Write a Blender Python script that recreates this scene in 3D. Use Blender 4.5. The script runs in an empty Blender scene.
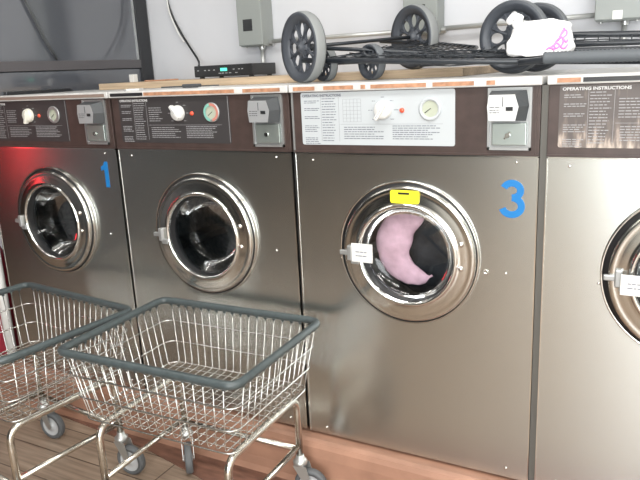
import bpy, bmesh, math, random
from mathutils import Vector, Matrix, Quaternion
from mathutils.bvhtree import BVHTree
PI = math.pi
SC = bpy.context.scene
COL = SC.collection
rnd = random.Random(7)

# ------------------------------------------------------------------ materials
def mat(name, col, rough=0.5, metal=0.0, noise=None, spec=None, coat=0.0, alpha=None):
    m = bpy.data.materials.new(name); m.use_nodes = True
    nt = m.node_tree; b = nt.nodes['Principled BSDF']
    b.inputs['Base Color'].default_value = (*col, 1)
    b.inputs['Roughness'].default_value = rough
    b.inputs['Metallic'].default_value = metal
    if spec is not None: b.inputs['Specular IOR Level'].default_value = spec
    if coat: b.inputs['Coat Weight'].default_value = coat; b.inputs['Coat Roughness'].default_value = 0.08
    if noise:
        sc, amt, stretch, bump = noise
        tc = nt.nodes.new('ShaderNodeTexCoord'); mp = nt.nodes.new('ShaderNodeMapping')
        mp.inputs['Scale'].default_value = stretch
        nz = nt.nodes.new('ShaderNodeTexNoise'); nz.inputs['Scale'].default_value = sc; nz.inputs['Detail'].default_value = 6
        nt.links.new(tc.outputs['Object'], mp.inputs['Vector']); nt.links.new(mp.outputs[0], nz.inputs['Vector'])
        rp = nt.nodes.new('ShaderNodeValToRGB')
        lo = [max(0, c*(1-amt)) for c in col]; hi = [min(1, c*(1+amt)) for c in col]
        rp.color_ramp.elements[0].color = (*lo, 1); rp.color_ramp.elements[1].color = (*hi, 1)
        rp.color_ramp.elements[0].position = .3; rp.color_ramp.elements[1].position = .7
        nt.links.new(nz.outputs['Fac'], rp.inputs[0]); nt.links.new(rp.outputs[0], b.inputs['Base Color'])
        if bump:
            bp = nt.nodes.new('ShaderNodeBump'); bp.inputs['Strength'].default_value = bump; bp.inputs['Distance'].default_value = .002
            nt.links.new(nz.outputs['Fac'], bp.inputs['Height']); nt.links.new(bp.outputs[0], b.inputs['Normal'])
    return m

def emis(name, col, s):
    m = bpy.data.materials.new(name); m.use_nodes = True; nt = m.node_tree
    b = nt.nodes['Principled BSDF']; b.inputs['Base Color'].default_value = (*col, 1)
    b.inputs['Emission Color'].default_value = (*col, 1); b.inputs['Emission Strength'].default_value = s
    return m

def glass(name, tint, ior=1.5, rough=0.03, k=1.0):
    m = bpy.data.materials.new(name); m.use_nodes = True; nt = m.node_tree
    nt.nodes.clear()
    out = nt.nodes.new('ShaderNodeOutputMaterial'); mx = nt.nodes.new('ShaderNodeMixShader')
    tr = nt.nodes.new('ShaderNodeBsdfTransparent'); gl = nt.nodes.new('ShaderNodeBsdfGlossy'); fr = nt.nodes.new('ShaderNodeFresnel')
    tr.inputs[0].default_value = (*tint, 1); gl.inputs['Roughness'].default_value = rough; fr.inputs['IOR'].default_value = ior
    ml = nt.nodes.new('ShaderNodeMath'); ml.operation = 'MULTIPLY'; ml.inputs[1].default_value = k; nt.links.new(fr.outputs[0], ml.inputs[0]); nt.links.new(ml.outputs[0], mx.inputs[0]); nt.links.new(tr.outputs[0], mx.inputs[1]); nt.links.new(gl.outputs[0], mx.inputs[2])
    nt.links.new(mx.outputs[0], out.inputs[0])
    return m

def steel_mat():
    m = bpy.data.materials.new('brushed_steel'); m.use_nodes = True; nt = m.node_tree; b = nt.nodes['Principled BSDF']
    b.inputs['Metallic'].default_value = 1
    tc = nt.nodes.new('ShaderNodeTexCoord'); mp = nt.nodes.new('ShaderNodeMapping'); mp.inputs['Scale'].default_value = (1.2, 1, 160)
    nz = nt.nodes.new('ShaderNodeTexNoise'); nz.inputs['Scale'].default_value = 3; nz.inputs['Detail'].default_value = 4
    nt.links.new(tc.outputs['Object'], mp.inputs[0]); nt.links.new(mp.outputs[0], nz.inputs['Vector'])
    rp = nt.nodes.new('ShaderNodeValToRGB'); rp.color_ramp.elements[0].color = (.59, .61, .595, 1); rp.color_ramp.elements[1].color = (.65, .67, .655, 1)
    nt.links.new(nz.outputs['Fac'], rp.inputs[0]); nt.links.new(rp.outputs[0], b.inputs['Base Color'])
    b.inputs['Roughness'].default_value = .27
    b.inputs['Anisotropic'].default_value = 0.7
    cx = nt.nodes.new('ShaderNodeCombineXYZ'); cx.inputs[2].default_value = 1
    nt.links.new(cx.outputs[0], b.inputs['Tangent'])
    return m

def plank_mat():
    m = bpy.data.materials.new('plank_floor'); m.use_nodes = True; nt = m.node_tree; b = nt.nodes['Principled BSDF']
    tc = nt.nodes.new('ShaderNodeTexCoord')
    br = nt.nodes.new('ShaderNodeTexBrick'); br.offset = .37
    br.inputs['Scale'].default_value = 1; br.inputs['Brick Width'].default_value = 1.2; br.inputs['Row Height'].default_value = .13
    br.inputs['Mortar Size'].default_value = .0022; br.inputs['Mortar'].default_value = (.07, .045, .03, 1)
    br.inputs['Color1'].default_value = (.37, .285, .215, 1); br.inputs['Color2'].default_value = (.29, .22, .165, 1)
    nt.links.new(tc.outputs['Object'], br.inputs['Vector'])
    mp = nt.nodes.new('ShaderNodeMapping'); mp.inputs['Scale'].default_value = (1.5, 28, 1)
    nz = nt.nodes.new('ShaderNodeTexNoise'); nz.inputs['Scale'].default_value = 2.5; nz.inputs['Detail'].default_value = 8
    nt.links.new(tc.outputs['Object'], mp.inputs[0]); nt.links.new(mp.outputs[0], nz.inputs['Vector'])
    mx = nt.nodes.new('ShaderNodeMix'); mx.data_type = 'RGBA'; mx.blend_type = 'MULTIPLY'; mx.inputs[0].default_value = .8
    rp = nt.nodes.new('ShaderNodeValToRGB'); rp.color_ramp.elements[0].color = (.55, .5, .47, 1); rp.color_ramp.elements[1].color = (1.2, 1.2, 1.2, 1)
    rp.color_ramp.elements[0].position = .3; rp.color_ramp.elements[1].position = .7
    nt.links.new(nz.outputs['Fac'], rp.inputs[0]); nt.links.new(br.outputs['Color'], mx.inputs[6]); nt.links.new(rp.outputs[0], mx.inputs[7])
    nt.links.new(mx.outputs[2], b.inputs['Base Color']); b.inputs['Roughness'].default_value = .38
    return m

def worn_label_mat():
    m = bpy.data.materials.new('worn_dark_label'); m.use_nodes = True; nt = m.node_tree; b = nt.nodes['Principled BSDF']
    tc = nt.nodes.new('ShaderNodeTexCoord'); mp = nt.nodes.new('ShaderNodeMapping'); mp.inputs['Scale'].default_value = (60, 1, 14)
    nz = nt.nodes.new('ShaderNodeTexNoise'); nz.inputs['Scale'].default_value = 1.2; nz.inputs['Detail'].default_value = 8
    nt.links.new(tc.outputs['Object'], mp.inputs[0]); nt.links.new(mp.outputs[0], nz.inputs['Vector'])
    sp = nt.nodes.new('ShaderNodeSeparateXYZ'); nt.links.new(tc.outputs['Object'], sp.inputs[0])
    mr = nt.nodes.new('ShaderNodeMapRange'); mr.inputs['From Min'].default_value = .99; mr.inputs['From Max'].default_value = .905
    mr.inputs['To Min'].default_value = -.12; mr.inputs['To Max'].default_value = .18
    nt.links.new(sp.outputs[2], mr.inputs[0])
    ad = nt.nodes.new('ShaderNodeMath'); nt.links.new(nz.outputs['Fac'], ad.inputs[0]); nt.links.new(mr.outputs[0], ad.inputs[1])
    rp = nt.nodes.new('ShaderNodeValToRGB'); e = rp.color_ramp.elements
    e[0].position = .45; e[0].color = (.10, .085, .08, 1); e[1].position = .78; e[1].color = (.5, .42, .36, 1)
    x = e.new(.62); x.color = (.17, .14, .125, 1)
    nt.links.new(ad.outputs[0], rp.inputs[0]); nt.links.new(rp.outputs[0], b.inputs['Base Color']); b.inputs['Roughness'].default_value = .5
    return m

M = dict(
    steel=steel_mat(), chrome=mat('chrome', (.80, .79, .76), .13, 1), ring=mat('polished_steel', (.62, .61, .58), .16, 1),
    ringdark=mat('polished_steel_rim', (.78, .78, .76), .1, 1),
    wire=mat('chromed_wire', (.63, .63, .61), .25, 1), tube=mat('chromed_tube', (.66, .63, .57), .22, 1, noise=(30, .18, (1, 1, 1), 0)),
    brown=mat('brown_enamel', (.056, .038, .034), .38, noise=(25, .18, (1, 1, 1), 0)), darklabel=mat('dark_label', (.042, .039, .040), .42),
    wornlabel=worn_label_mat(), whitelabel=mat('white_label', (.46, .49, .51), .4),
    darkink=mat('grey_ink', (.14, .15, .18), .6), paleink=mat('pale_ink', (.30, .30, .31), .6), whiteink=mat('white_ink', (.62, .62, .62), .5),
    frameink=mat('faint_ink', (.24, .25, .28), .6), gasket=mat('black_rubber', (.012, .012, .013), .45),
    body=mat('cabinet_sheet', (.16, .155, .15), .5, .6), filler=mat('grey_filler', (.11, .105, .095), .5, .3), lid=mat('white_enamel_top', (.58, .575, .56), .35, noise=(14, .12, (1, 1, 1), 0)),
    ltrim=mat('tan_strip', (.42, .22, .13), .5, noise=(60, .3, (1, 1, 1), 0)), btrim=mat('black_strip', (.02, .02, .022), .4),
    dtrim=mat('brown_strip', (.25, .19, .16), .4),
    white=mat('white_plastic', (.68, .68, .66), .35), cream=mat('cream_plastic', (.76, .74, .66), .4),
    silver=mat('satin_aluminium', (.42, .43, .43), .4, .7), greymeter=mat('grey_coin_meter', (.36, .37, .38), .4, .3),
    whitemeter=mat('white_coin_meter', (.60, .61, .61), .35), black=mat('black_plastic', (.018, .019, .021), .35),
    darkgrey=mat('charcoal_plastic', (.06, .065, .07), .45), drawer=mat('coin_drawer_steel', (.40, .45, .43), .35, .75),
    red=mat('red_lens', (.75, .10, .05), .3), gaugecream=mat('gauge_dial', (.42, .45, .36), .5), teal=mat('teal_dial', (.20, .45, .38), .5),
    salmon=mat('salmon_dial', (.50, .20, .16), .5), blue=mat('blue_vinyl', (.010, .17, .46), .4), yellow=mat('yellow_tag', (.88, .80, .03), .45),
    drum=mat('drum_steel', (.30, .31, .31), .42, 1, noise=(60, .3, (1, 1, 1), 0)), glass=glass('door_glass', (.80, .83, .84), 1.5),
    bowl=glass('bowl_glass', (.62, .66, .68), 1.5, .05, .40),
    pink=mat('pink_cloth', (.85, .52, .62), .85, noise=(22, .25, (1, 1, 1), .5)), darkcloth=mat('dark_cloth', (.028, .030, .036), .85, noise=(20, .5, (1, 1, 1), .6)),
    rim=mat('grey_green_vinyl', (.056, .071, .074), .38, noise=(50, .15, (1, 1, 1), .1)), tread=mat('grey_tread', (.10, .105, .11), .6),
    hub=mat('grey_hub', (.46, .47, .48), .45), zinc=mat('zinc_plate', (.50, .51, .50), .35, .8),
    wall=mat('painted_wall', (.60, .61, .64), .55, noise=(3, .03, (1, 1, 1), .03)), ceil=mat('ceiling_tile', (.75, .75, .73), .8),
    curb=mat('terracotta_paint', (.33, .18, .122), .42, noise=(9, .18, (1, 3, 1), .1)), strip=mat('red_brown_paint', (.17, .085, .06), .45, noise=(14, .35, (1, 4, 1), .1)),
    floor=plank_mat(), wood=mat('pale_board', (.50, .38, .26), .5, noise=(5, .22, (1, 22, 22), .1)),
    box=mat('grey_enamel_box', (.27, .29, .28), .45), conduit=mat('galvanised_conduit', (.52, .53, .52), .4, .5),
    cartblk=mat('black_cart_paint', (.022, .026, .032), .33), cartwheel=mat('charcoal_wheel', (.055, .062, .075), .45), tyre=mat('pale_grey_tyre', (.22, .23, .23), .6),
    tyredark=mat('dark_grey_tyre', (.12, .13, .14), .55), grip=mat('ribbed_grip', (.09, .10, .11), .6),
    bag=mat('white_bag', (.90, .90, .90), .4, noise=(30, .03, (1, 1, 1), .4)), magenta=mat('pink_print', (.75, .22, .55), .5),
    screen=mat('dark_screen_glass', (.080, .086, .100), .10, spec=1.0, coat=1), bezel=mat('dark_bezel', (.085, .080, .085), .38),
    bezelblack=mat('black_bezel', (.02, .021, .024), .3), led=emis('green_display', (.1, .75, .5), .9), brass=mat('brass_key', (.6, .45, .2), .3, 1),
    brownwall=mat('dark_far_wall', (.10, .09, .08), .6), beige=mat('beige_far_wall', (.66, .66, .62), .7),
    redglow=emis('red_light', (1, .03, .04), 7), panel=emis('lamp_diffuser', (1, .98, .95), 6), redpipe=mat('dark_red_plastic', (.30, .02, .04), .5),
)

# ------------------------------------------------------------------ mesh helpers
def B(): return bmesh.new()
def box(bm, x0, x1, y0, y1, z0, z1, bev=0, mi=0, mtx=None):
    t = bmesh.new(); bmesh.ops.create_cube(t, size=1)
    for v in t.verts:
        v.co = Vector(((x0+x1)/2 + v.co.x*(x1-x0), (y0+y1)/2 + v.co.y*(y1-y0), (z0+z1)/2 + v.co.z*(z1-z0)))
    if bev: bmesh.ops.bevel(t, geom=t.edges[:], offset=bev, segments=3, affect='EDGES', profile=.5)
    merge(bm, t, mi, mtx)
def merge(bm, t, mi=0, mtx=None):
    if mtx is not None: bmesh.ops.transform(t, matrix=mtx, verts=t.verts)
    vm = {v: bm.verts.new(v.co) for v in t.verts}
    for f in t.faces:
        try:
            nf = bm.faces.new([vm[v] for v in f.verts]); nf.material_index = mi; nf.smooth = f.smooth
        except ValueError: pass
    t.free()
def lathe(bm, prof, centre, axis=(0, -1, 0), n=64, mi=0, closed=False, sm=True):
    """prof: list (r, h) - h along axis"""
    a = Vector(axis).normalized(); u = a.orthogonal().normalized()
    if abs(a.z) < .9: u = a.cross(Vector((0, 0, 1))).normalized()
    w = a.cross(u); c = Vector(centre); rings = []
    for r, h in prof:
        if r < 1e-6: rings.append([bm.verts.new(c + a*h)])
        else: rings.append([bm.verts.new(c + a*h + (u*math.cos(2*PI*k/n) + w*math.sin(2*PI*k/n))*r) for k in range(n)])
    pr = list(zip(rings, rings[1:])) + ([(rings[-1], rings[0])] if closed else [])
    for A, C in pr:
        for k in range(n):
            k2 = (k+1) % n
            vs = [A[k % len(A)], A[k2 % len(A)], C[k2 % len(C)], C[k % len(C)]]
            vs = [v for i, v in enumerate(vs) if v not in vs[:i]]
            if len(vs) > 2:
                f = bm.faces.new(vs); f.smooth = sm; f.material_index = mi
def cyl(bm, c, axis, r, h, n=24, mi=0, bev=0):
    if bev: lathe(bm, [(0, 0), (r-bev*0, 0), (r, bev), (r, h-bev), (r-bev, h), (0, h)], c, axis, n, mi, sm=True)
    else: lathe(bm, [(0, 0), (r, 0), (r, h), (0, h)], c, axis, n, mi, sm=False)
def tube(bm, pts, r, n=8, closed=False, mi=0, cap=True):
    pts = [Vector(p) for p in pts]; N = len(pts); rings = []
    up = None
    for i, p in enumerate(pts):
        if closed: d = (pts[(i+1) % N] - pts[i-1])
        else: d = pts[min(i+1, N-1)] - pts[max(i-1, 0)]
        d.normalize()
        if up is None: up = d.orthogonal().normalized()
        else:
            up = up - d*up.dot(d)
            if up.length < 1e-6: up = d.orthogonal()
            up.normalize()
        w = d.cross(up); rr = r[i] if isinstance(r, (list, tuple)) else r
        rings.append([bm.verts.new(p + (up*math.cos(2*PI*k/n) + w*math.sin(2*PI*k/n))*rr) for k in range(n)])
    for i in range(N if closed else N-1):
        A, C = rings[i], rings[(i+1) % N]
        for k in range(n):
            f = bm.faces.new([A[k], A[(k+1) % n], C[(k+1) % n], C[k]]); f.smooth = True; f.material_index = mi
    if cap and not closed:
        for R in (rings[0][::-1], rings[-1]):
            f = bm.faces.new(R); f.material_index = mi
def fillet(pts, rad, seg=6, closed=False):
    pts = [Vector(p) for p in pts]; out = []; N = len(pts)
    for i, p in enumerate(pts):
        if not closed and i in (0, N-1): out.append(p); continue
        a = pts[i-1]; c = pts[(i+1) % N]
        u = (a-p); v = (c-p); rr = min(rad, u.length*.49, v.length*.49)
        u.normalize(); v.normalize(); p0 = p+u*rr; p1 = p+v*rr
        for k in range(seg+1):
            t = k/seg; out.append(p0*(1-t)**2 + p*2*t*(1-t) + p1*t*t)
    return out
def finish(name, bm, m, parent=None, loc=None, rot=None, recalc=True):
    if recalc: bmesh.ops.recalc_face_normals(bm, faces=bm.faces)
    me = bpy.data.meshes.new(name); bm.to_mesh(me); bm.free()
    o = bpy.data.objects.new(name, me); COL.objects.link(o)
    for x in (m if isinstance(m, (list, tuple)) else [m]): me.materials.append(x)
    if parent: o.parent = parent
    if loc: o.location = loc
    if rot: o.rotation_euler = rot
    return o
def thing(name, label, cat, loc=(0, 0, 0), group=None, rz=0):
    o = bpy.data.objects.new(name, None); COL.objects.link(o); o.location = loc; o.rotation_euler = (0, 0, rz); o.empty_display_size = .05
    o['label'] = label; o['category'] = cat
    if group: o['group'] = group
    return o
def tag(o, label, cat, group=None):
    o['label'] = label; o['category'] = cat
    if group: o['group'] = group
    return o
def struct(o): o['kind'] = 'structure'; return o
def plate_hole(bm, x0, x1, z0, z1, y0, y1, cx, cz, r, n=96):
    angs = sorted([2*PI*k/n for k in range(n)] + [math.atan2(z-cz, x-cx) % (2*PI) for x in (x0, x1) for z in (z0, z1)])
    def edge(a):
        dx, dz = math.cos(a), math.sin(a); t = 1e9
        if dx > 1e-9: t = min(t, (x1-cx)/dx)
        if dx < -1e-9: t = min(t, (x0-cx)/dx)
        if dz > 1e-9: t = min(t, (z1-cz)/dz)
        if dz < -1e-9: t = min(t, (z0-cz)/dz)
        return cx+dx*t, cz+dz*t
    L = []
    for a in angs:
        ex, ez = edge(a); ix, iz = cx+r*math.cos(a), cz+r*math.sin(a)
        L.append([bm.verts.new((ex, y0, ez)), bm.verts.new((ix, y0, iz)), bm.verts.new((ix, y1, iz)), bm.verts.new((ex, y1, ez))])
    for i in range(len(L)):
        a, b = L[i], L[(i+1) % len(L)]
        for k in range(4):
            k2 = (k+1) % 4; bm.faces.new([a[k], a[k2], b[k2], b[k]])
def rrect(x0, x1, z0, z1, r, seg=5):
    p = []
    for cx, cz, a0 in ((x1-r, z1-r, 0), (x0+r, z1-r, 90), (x0+r, z0+r, 180), (x1-r, z0+r, 270)):
        for k in range(seg+1):
            a = math.radians(a0 + 90*k/seg); p.append((cx+r*math.cos(a), cz+r*math.sin(a)))
    return p
def prism(bm, poly, y0, y1, mi=0):
    """poly in xz, extruded from y0 (front) to y1"""
    f = [bm.verts.new((x, y0, z)) for x, z in poly]; g = [bm.verts.new((x, y1, z)) for x, z in poly]
    a = bm.faces.new(f); b = bm.faces.new(g[::-1]); a.material_index = b.material_index = mi
    n = len(poly)
    for i in range(n):
        q = bm.faces.new([f[i], f[(i+1) % n], g[(i+1) % n], g[i]]); q.material_index = mi
def text_into(bm, s, x, z, size, y0, depth=.0004, bold=0.0, width=None):
    cu = bpy.data.curves.new('t', 'FONT'); cu.body = s; cu.size = size; cu.extrude = depth; cu.offset = bold
    o = bpy.data.objects.new('t', cu); COL.objects.link(o); dg = bpy.context.evaluated_depsgraph_get(); dg.update()
    me = bpy.data.meshes.new_from_object(o.evaluated_get(dg)); t = bmesh.new(); t.from_mesh(me)
    xs = [v.co.x for v in t.verts]; sx = (width/(max(xs)-min(xs))) if width else 1
    for v in t.verts: v.co = Vector((x + v.co.x*sx, y0 + v.co.z*-1, z + v.co.y))
    merge(bm, t); bpy.data.objects.remove(o); bpy.data.curves.remove(cu); bpy.data.meshes.remove(me)
def lines(bm, x0, x1, z1, z0, n, r, y, h=.0016, gap=.12):
    """rows of small unreadable print"""
    for i in range(n):
        z = z1 - (z1-z0)*i/max(1, n-1); x = x0; end = x0 + (x1-x0)*r.uniform(.72, 1)
        while x < end:
            w = min(r.uniform(.004, .014), end-x); box(bm, x, x+w, y-.0003, y, z-h/2, z+h/2); x += w + r.uniform(.0012, .0025)

# ------------------------------------------------------------------ room
W = .68; ZB = .15; WALL = .8
bm = B(); box(bm, -3.8, 3.6, -4.6, WALL+.1, -.1, 0); struct(finish('floor', bm, M['floor']))
bm = B(); box(bm, -3.8, 3.6, -4.6, WALL+.1, 2.7, 2.8); struct(finish('ceiling', bm, M['ceil']))
bm = B(); box(bm, -3.8, 3.6, WALL, WALL+.1, 0, 2.7); struct(finish('wall_back', bm, M['wall']))
bm = B(); box(bm, -3.9, -3.8, -4.6, WALL+.1, 0, 2.7); struct(finish('wall_left', bm, M['brownwall']))
bm = B(); box(bm, 3.6, 3.7, -4.6, WALL+.1, 0, 2.7); struct(finish('wall_right', bm, M['beige']))
bm = B(); box(bm, -3.8, 3.6, -4.7, -4.6, 0, 2.7); struct(finish('wall_front', bm, M['beige']))
# raised curb under the machines: rounded front edge, slight flare
bm = B()
prof = [(.75, 0), (.75, ZB), (0, ZB), (-.028, ZB), (-.040, ZB-.006), (-.048, ZB-.02), (-.052, ZB-.05), (-.053, .05), (-.058, .02), (-.07, .0)]
rows = [[bm.verts.new((x, y, z)) for y, z in prof] for x in (-1.9, -1.2, -.6, 0, .6, 1.2, 1.9)]
for A, C in zip(rows, rows[1:]):
    for i in range(len(prof)): bm.faces.new([A[i], A[(i+1) % len(prof)], C[(i+1) % len(prof)], C[i]])
bm.faces.new(rows[0]); bm.faces.new(rows[-1][::-1])
struct(finish('trim_1', bm, M['curb']))
bm = B()
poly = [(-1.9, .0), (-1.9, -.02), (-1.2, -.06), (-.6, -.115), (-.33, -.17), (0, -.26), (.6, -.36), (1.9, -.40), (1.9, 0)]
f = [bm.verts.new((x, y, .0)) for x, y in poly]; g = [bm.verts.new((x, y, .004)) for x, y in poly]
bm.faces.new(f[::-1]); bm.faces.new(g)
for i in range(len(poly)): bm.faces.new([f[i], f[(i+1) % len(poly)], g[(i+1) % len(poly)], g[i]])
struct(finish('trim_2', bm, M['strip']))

# ------------------------------------------------------------------ washers
def screw(parent, x, z, r=.0035, m='chrome', y=0):
    bm = B(); lathe(bm, [(r, 0), (r*.9, .002), (r*.5, .0032), (0, .0035)], (x, y, z), n=12); return finish('screw', bm, M[m], parent)

def washer(i, kind):
    """i: -2,-1,0,1 ; local x 0..W ; local z measured from curb top"""
    labels = {
        -2: 'stainless coin washer with blue number 1, at the left end of the row',
        -1: 'unnumbered stainless coin washer between the washers numbered 1 and 3',
        0: 'stainless coin washer with blue number 3 and white instruction panel, pink laundry inside',
        1: 'rightmost stainless coin washer, cut by the picture edge, with badly worn dark instructions'}
    t = thing('washing_machine', labels[i], 'washing machine', (i*W, 0, ZB), 'coin washers in a row')
    r = random.Random(20+i)
    x0, x1 = .005, W-.005
    if i == 1: x0 = .011
    if i == 0: x1 = W-.006
    H = 1.2193-ZB; S = 1.0341-ZB; PT = 1.199-ZB
    # cabinet shell behind the front
    bm = B()
    box(bm, x0, x0+.01, .012, .72, .01, PT); box(bm, x1-.01, x1, .012, .72, .01, PT)
    box(bm, x0+.01, x1-.01, .71, .72, .01, PT); box(bm, x0+.01, x1-.01, .02, .71, 0, .02)
    box(bm, x0+.02, x1-.02, .02, .1, 0, .03)
    finish('cabinet', bm, M['body'], t)
    # front steel panel with round opening
    cx, cz, = .34, .768-ZB
    bm = B(); plate_hole(bm, x0+.001, x1-.001, .008, S-.002, 0, .012, cx, cz, .165)
    finish('front_panel', bm, M['steel'], t)
    # bright folded edges
    bm = B(); box(bm, x0, x0+.003, -.0015, .01, .008, S-.001); box(bm, x1-.003, x1, -.0015, .01, .008, S-.001); box(bm, x0, x1, -.0015, .01, S-.0035, S)
    finish('panel_edge', bm, M['chrome'], t)
    # brown control panel
    bm = B(); box(bm, x0, x1, -.002, .03, S+.001, PT, .0012)
    cp = finish('control_panel', bm, M['brown'], t)
    bm = B(); box(bm, x0, x1, -.0045, -.002, S+.001, S+.006); box(bm, x1-.012, x1-.008, -.004, -.002, S+.006, PT-.002)
    finish('panel_lip', bm, M['brown'], cp)
    if i in (0,):
        bm = B(); box(bm, x0-.001, x0+.005, -.0035, 0, S, PT); finish('edge_strip', bm, M['silver'], cp)
        bm = B(); box(bm, x1+.001, W+.0105, .003, .02, .004, PT); finish('gap_filler', bm, M['filler'], t)
    # lid / white top with strip
    bm = B(); box(bm, x0-.003, x1+.003, -.012, .745, PT, H, .003); lid = finish('top', bm, M['lid'], t)
    sm = {-2: 'dtrim', -1: 'ltrim', 0: 'ltrim', 1: 'btrim'}[i]
    segs = {-2: [(0.01, .665)], -1: [(.155, .50), (.53, .655)], 0: [(.018, .085), (.112, .20), (.222, .235), (.25, .40), (.417, .52), (.55, .57)], 1: [(.085, .67)]}[i]
    bm = B()
    for a, b in segs: box(bm, a, b, -.0135, -.011, PT+.0045, PT+.0145)
    finish('trim_strip', bm, M[sm], lid)
    if i == -1:
        bm = B(); box(bm, .012, .15, -.0135, -.011, PT+.0045, PT+.0145); finish('trim_strip', bm, M['btrim'], lid)
    if i == 1:
        bm = B(); box(bm, .03, .08, -.0135, -.011, PT+.0045, PT+.0145); finish('trim_strip', bm, M['ltrim'], lid)
    # instruction label
    la, lb, lz0, lz1 = .035, .471, 1.0565-ZB, 1.1975-ZB
    lm = {0: 'whitelabel', 1: 'wornlabel'}.get(i, 'darklabel')
    bm = B(); prism(bm, rrect(la, lb, lz0, lz1, .006), -.0032, -.0015)
    lab = finish('instruction_label', bm, M[lm], t)
    ink = M['darkink'] if i == 0 else M['paleink']; yy = -.0032
    bm = B(); text_into(bm, 'OPERATING INSTRUCTIONS', .041, lz1-.0120, .0095, yy, .0003, .0003, width=.142 if i == 1 else .118)
    finish('title_text', bm, M['darkink'] if i == 0 else M['whiteink'], lab)
    def ink_block(*a):
        b_ = B(); lines(b_, *a); return finish('small_print', b_, ink, lab)
    for zz in (1.175, 1.155, 1.133, 1.108, 1.075):
        z = zz-ZB; bm = None
        ink_block(.045, .093, z, z-.005*(1 if zz > 1.11 else 3), 2 if zz > 1.11 else 4, r, yy, .0019)
    ink_block(.100, .145, 1.180-ZB, 1.068-ZB, 17, r, yy, .0020)
    ink_block(.165, .285, 1.104-ZB, 1.074-ZB, 6, r, yy, .0020); ink_block(.305, .435, 1.107-ZB, 1.074-ZB, 7, r, yy, .0020)
    if i != 0: ink_block(.160, .215, 1.165-ZB, 1.125-ZB, 7, r, yy, .0020)
    bm = B()
    for a in (0, 45, 135, 180, 225, 315, 90): # marks round the knob
        ca, sa = math.cos(math.radians(a)), math.sin(math.radians(a)); lines(bm, .28+.036*ca-.006, .28+.036*ca+.006, 1.148-ZB+.033*sa, 1.148-ZB+.033*sa, 1, r, yy, .0016); finish('knob_mark', bm, ink, lab); bm = B()
    bm = B()
    for xx in (.0965, .1505): box(bm, xx, xx+.0008, yy-.0002, yy, 1.066-ZB, 1.185-ZB)
    box(bm, .155, .44, yy-.0002, yy, 1.1115-ZB, 1.1123-ZB)
    if i == 0:
        for a in range(6): box(bm, .163+a*.0106, .1636+a*.0106, yy-.0002, yy, 1.118-ZB, 1.178-ZB)
        for a in range(7): box(bm, .163, .2165, yy-.0002, yy, 1.118-ZB+a*.0099, 1.1186-ZB+a*.0099)
    if i != 0:
        box(bm, lb-.004, lb-.0028, yy-.0004, yy, lz0+.004, lz1-.002)
    finish('ruled_line', bm, M['frameink'] if i == 0 else ink, lab)
    # knob
    bm = B(); z = 1.148-ZB
    lathe(bm, [(.024, 0), (.024, .006), (.0215, .012), (.020, .014), (0, .0145)], (.28, yy, z), n=32)
    ang = math.radians({-2: 255, -1: 130, 0: 235, 1: 90}[i])
    mt = Matrix.Translation((.28, yy, z)) @ Matrix.Rotation(-ang, 4, 'Y')
    box(bm, -.02, .029, -.021, -.004, -.0055, .0055, .003, mtx=mt)
    k = finish('selector_knob', bm, M['cream' if i == -2 else 'white'], t)
    bm = B(); box(bm, -.002, .024, -.0216, -.021, -.0006, .0006, mtx=mt); finish('pointer_mark', bm, M['frameink'], k)
    bm = B(); lathe(bm, [(.0065, 0), (.006, .003), (.003, .005), (0, .0055)], (.332, yy, 1.1465-ZB), n=20); finish('indicator_lamp', bm, M['red'], t)
    # round gauge
    gx, gz = .407, 1.149-ZB
    bm = B(); lathe(bm, [(.029, 0), (.029, .003), (.0265, .0045), (.0215, .004), (.0205, .001)], (gx, yy, gz), n=48)
    g = finish('dial_window', bm, M['whitelabel' if i == 0 else 'silver'], t)
    bm = B(); lathe(bm, [(.0215, .001), (0, .001)], (gx, yy, gz), n=48); finish('dial_face', bm, M['gaugecream'], g)
    bm = B(); mt = Matrix.Translation((gx, yy-.0016, gz)) @ Matrix.Rotation(-math.radians(215), 4, 'Y'); box(bm, -.003, .017, -.0004, .0004, -.0008, .0008, mtx=mt)
    finish('dial_needle', bm, M['black'], g)
    if i in (-1, -2):
        for (a0, a1, mm) in ((100, 260, 'teal'), (-80, 20, 'salmon'), (20, 100, 'salmon')):
            bm = B(); n = 14; A = []
            for q in range(n+1):
                a = math.radians(a0+(a1-a0)*q/n); A.append([bm.verts.new((gx+rr*math.cos(a), yy-.0052, gz+rr*math.sin(a))) for rr in (.019, .027)])
            for p, q in zip(A, A[1:]): bm.faces.new([p[0], p[1], q[1], q[0]])
            finish('dial_band', bm, M[mm if i == -1 else 'silver'], g)
    # coin unit
    c0, c1, d0, d1 = .552, .655, 1.049-ZB, 1.196-ZB
    bm = B()
    box(bm, c0, c0+.005, -.007, 0, d0, d1); box(bm, c1-.005, c1, -.007, 0, d0, d1); box(bm, c0, c1, -.007, 0, d0, d0+.007); box(bm, c0, c1, -.0065, 0, d1-.004, d1)
    box(bm, c0+.005, c1-.005, -.0025, -.001, d0+.005, d1)
    cu = finish('coin_unit', bm, M['silver'], t)
    mz0, mz1 = 1.118-ZB, 1.189-ZB
    bm = B()   # faceted meter head: octagonal front, sloped cheeks
    ft = [(c0+.010, mz0+.003), (c0+.006, mz0+.035), (c0+.010, mz1-.008), (c0+.070, mz1-.008), (c0+.079, mz0+.035), (c0+.072, mz0+.003)]
    bk = [(c0+.006, mz0), (c0+.004, mz0+.035), (c0+.008, mz1), (c0+.090, mz1), (c0+.096, mz0+.035), (c0+.090, mz0)]
    a = [bm.verts.new((x, -.036, z)) for x, z in ft]; b = [bm.verts.new((x, -.003, z)) for x, z in bk]
    bm.faces.new(a).material_index = 0; bm.faces.new(b[::-1]).material_index = 1
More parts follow.
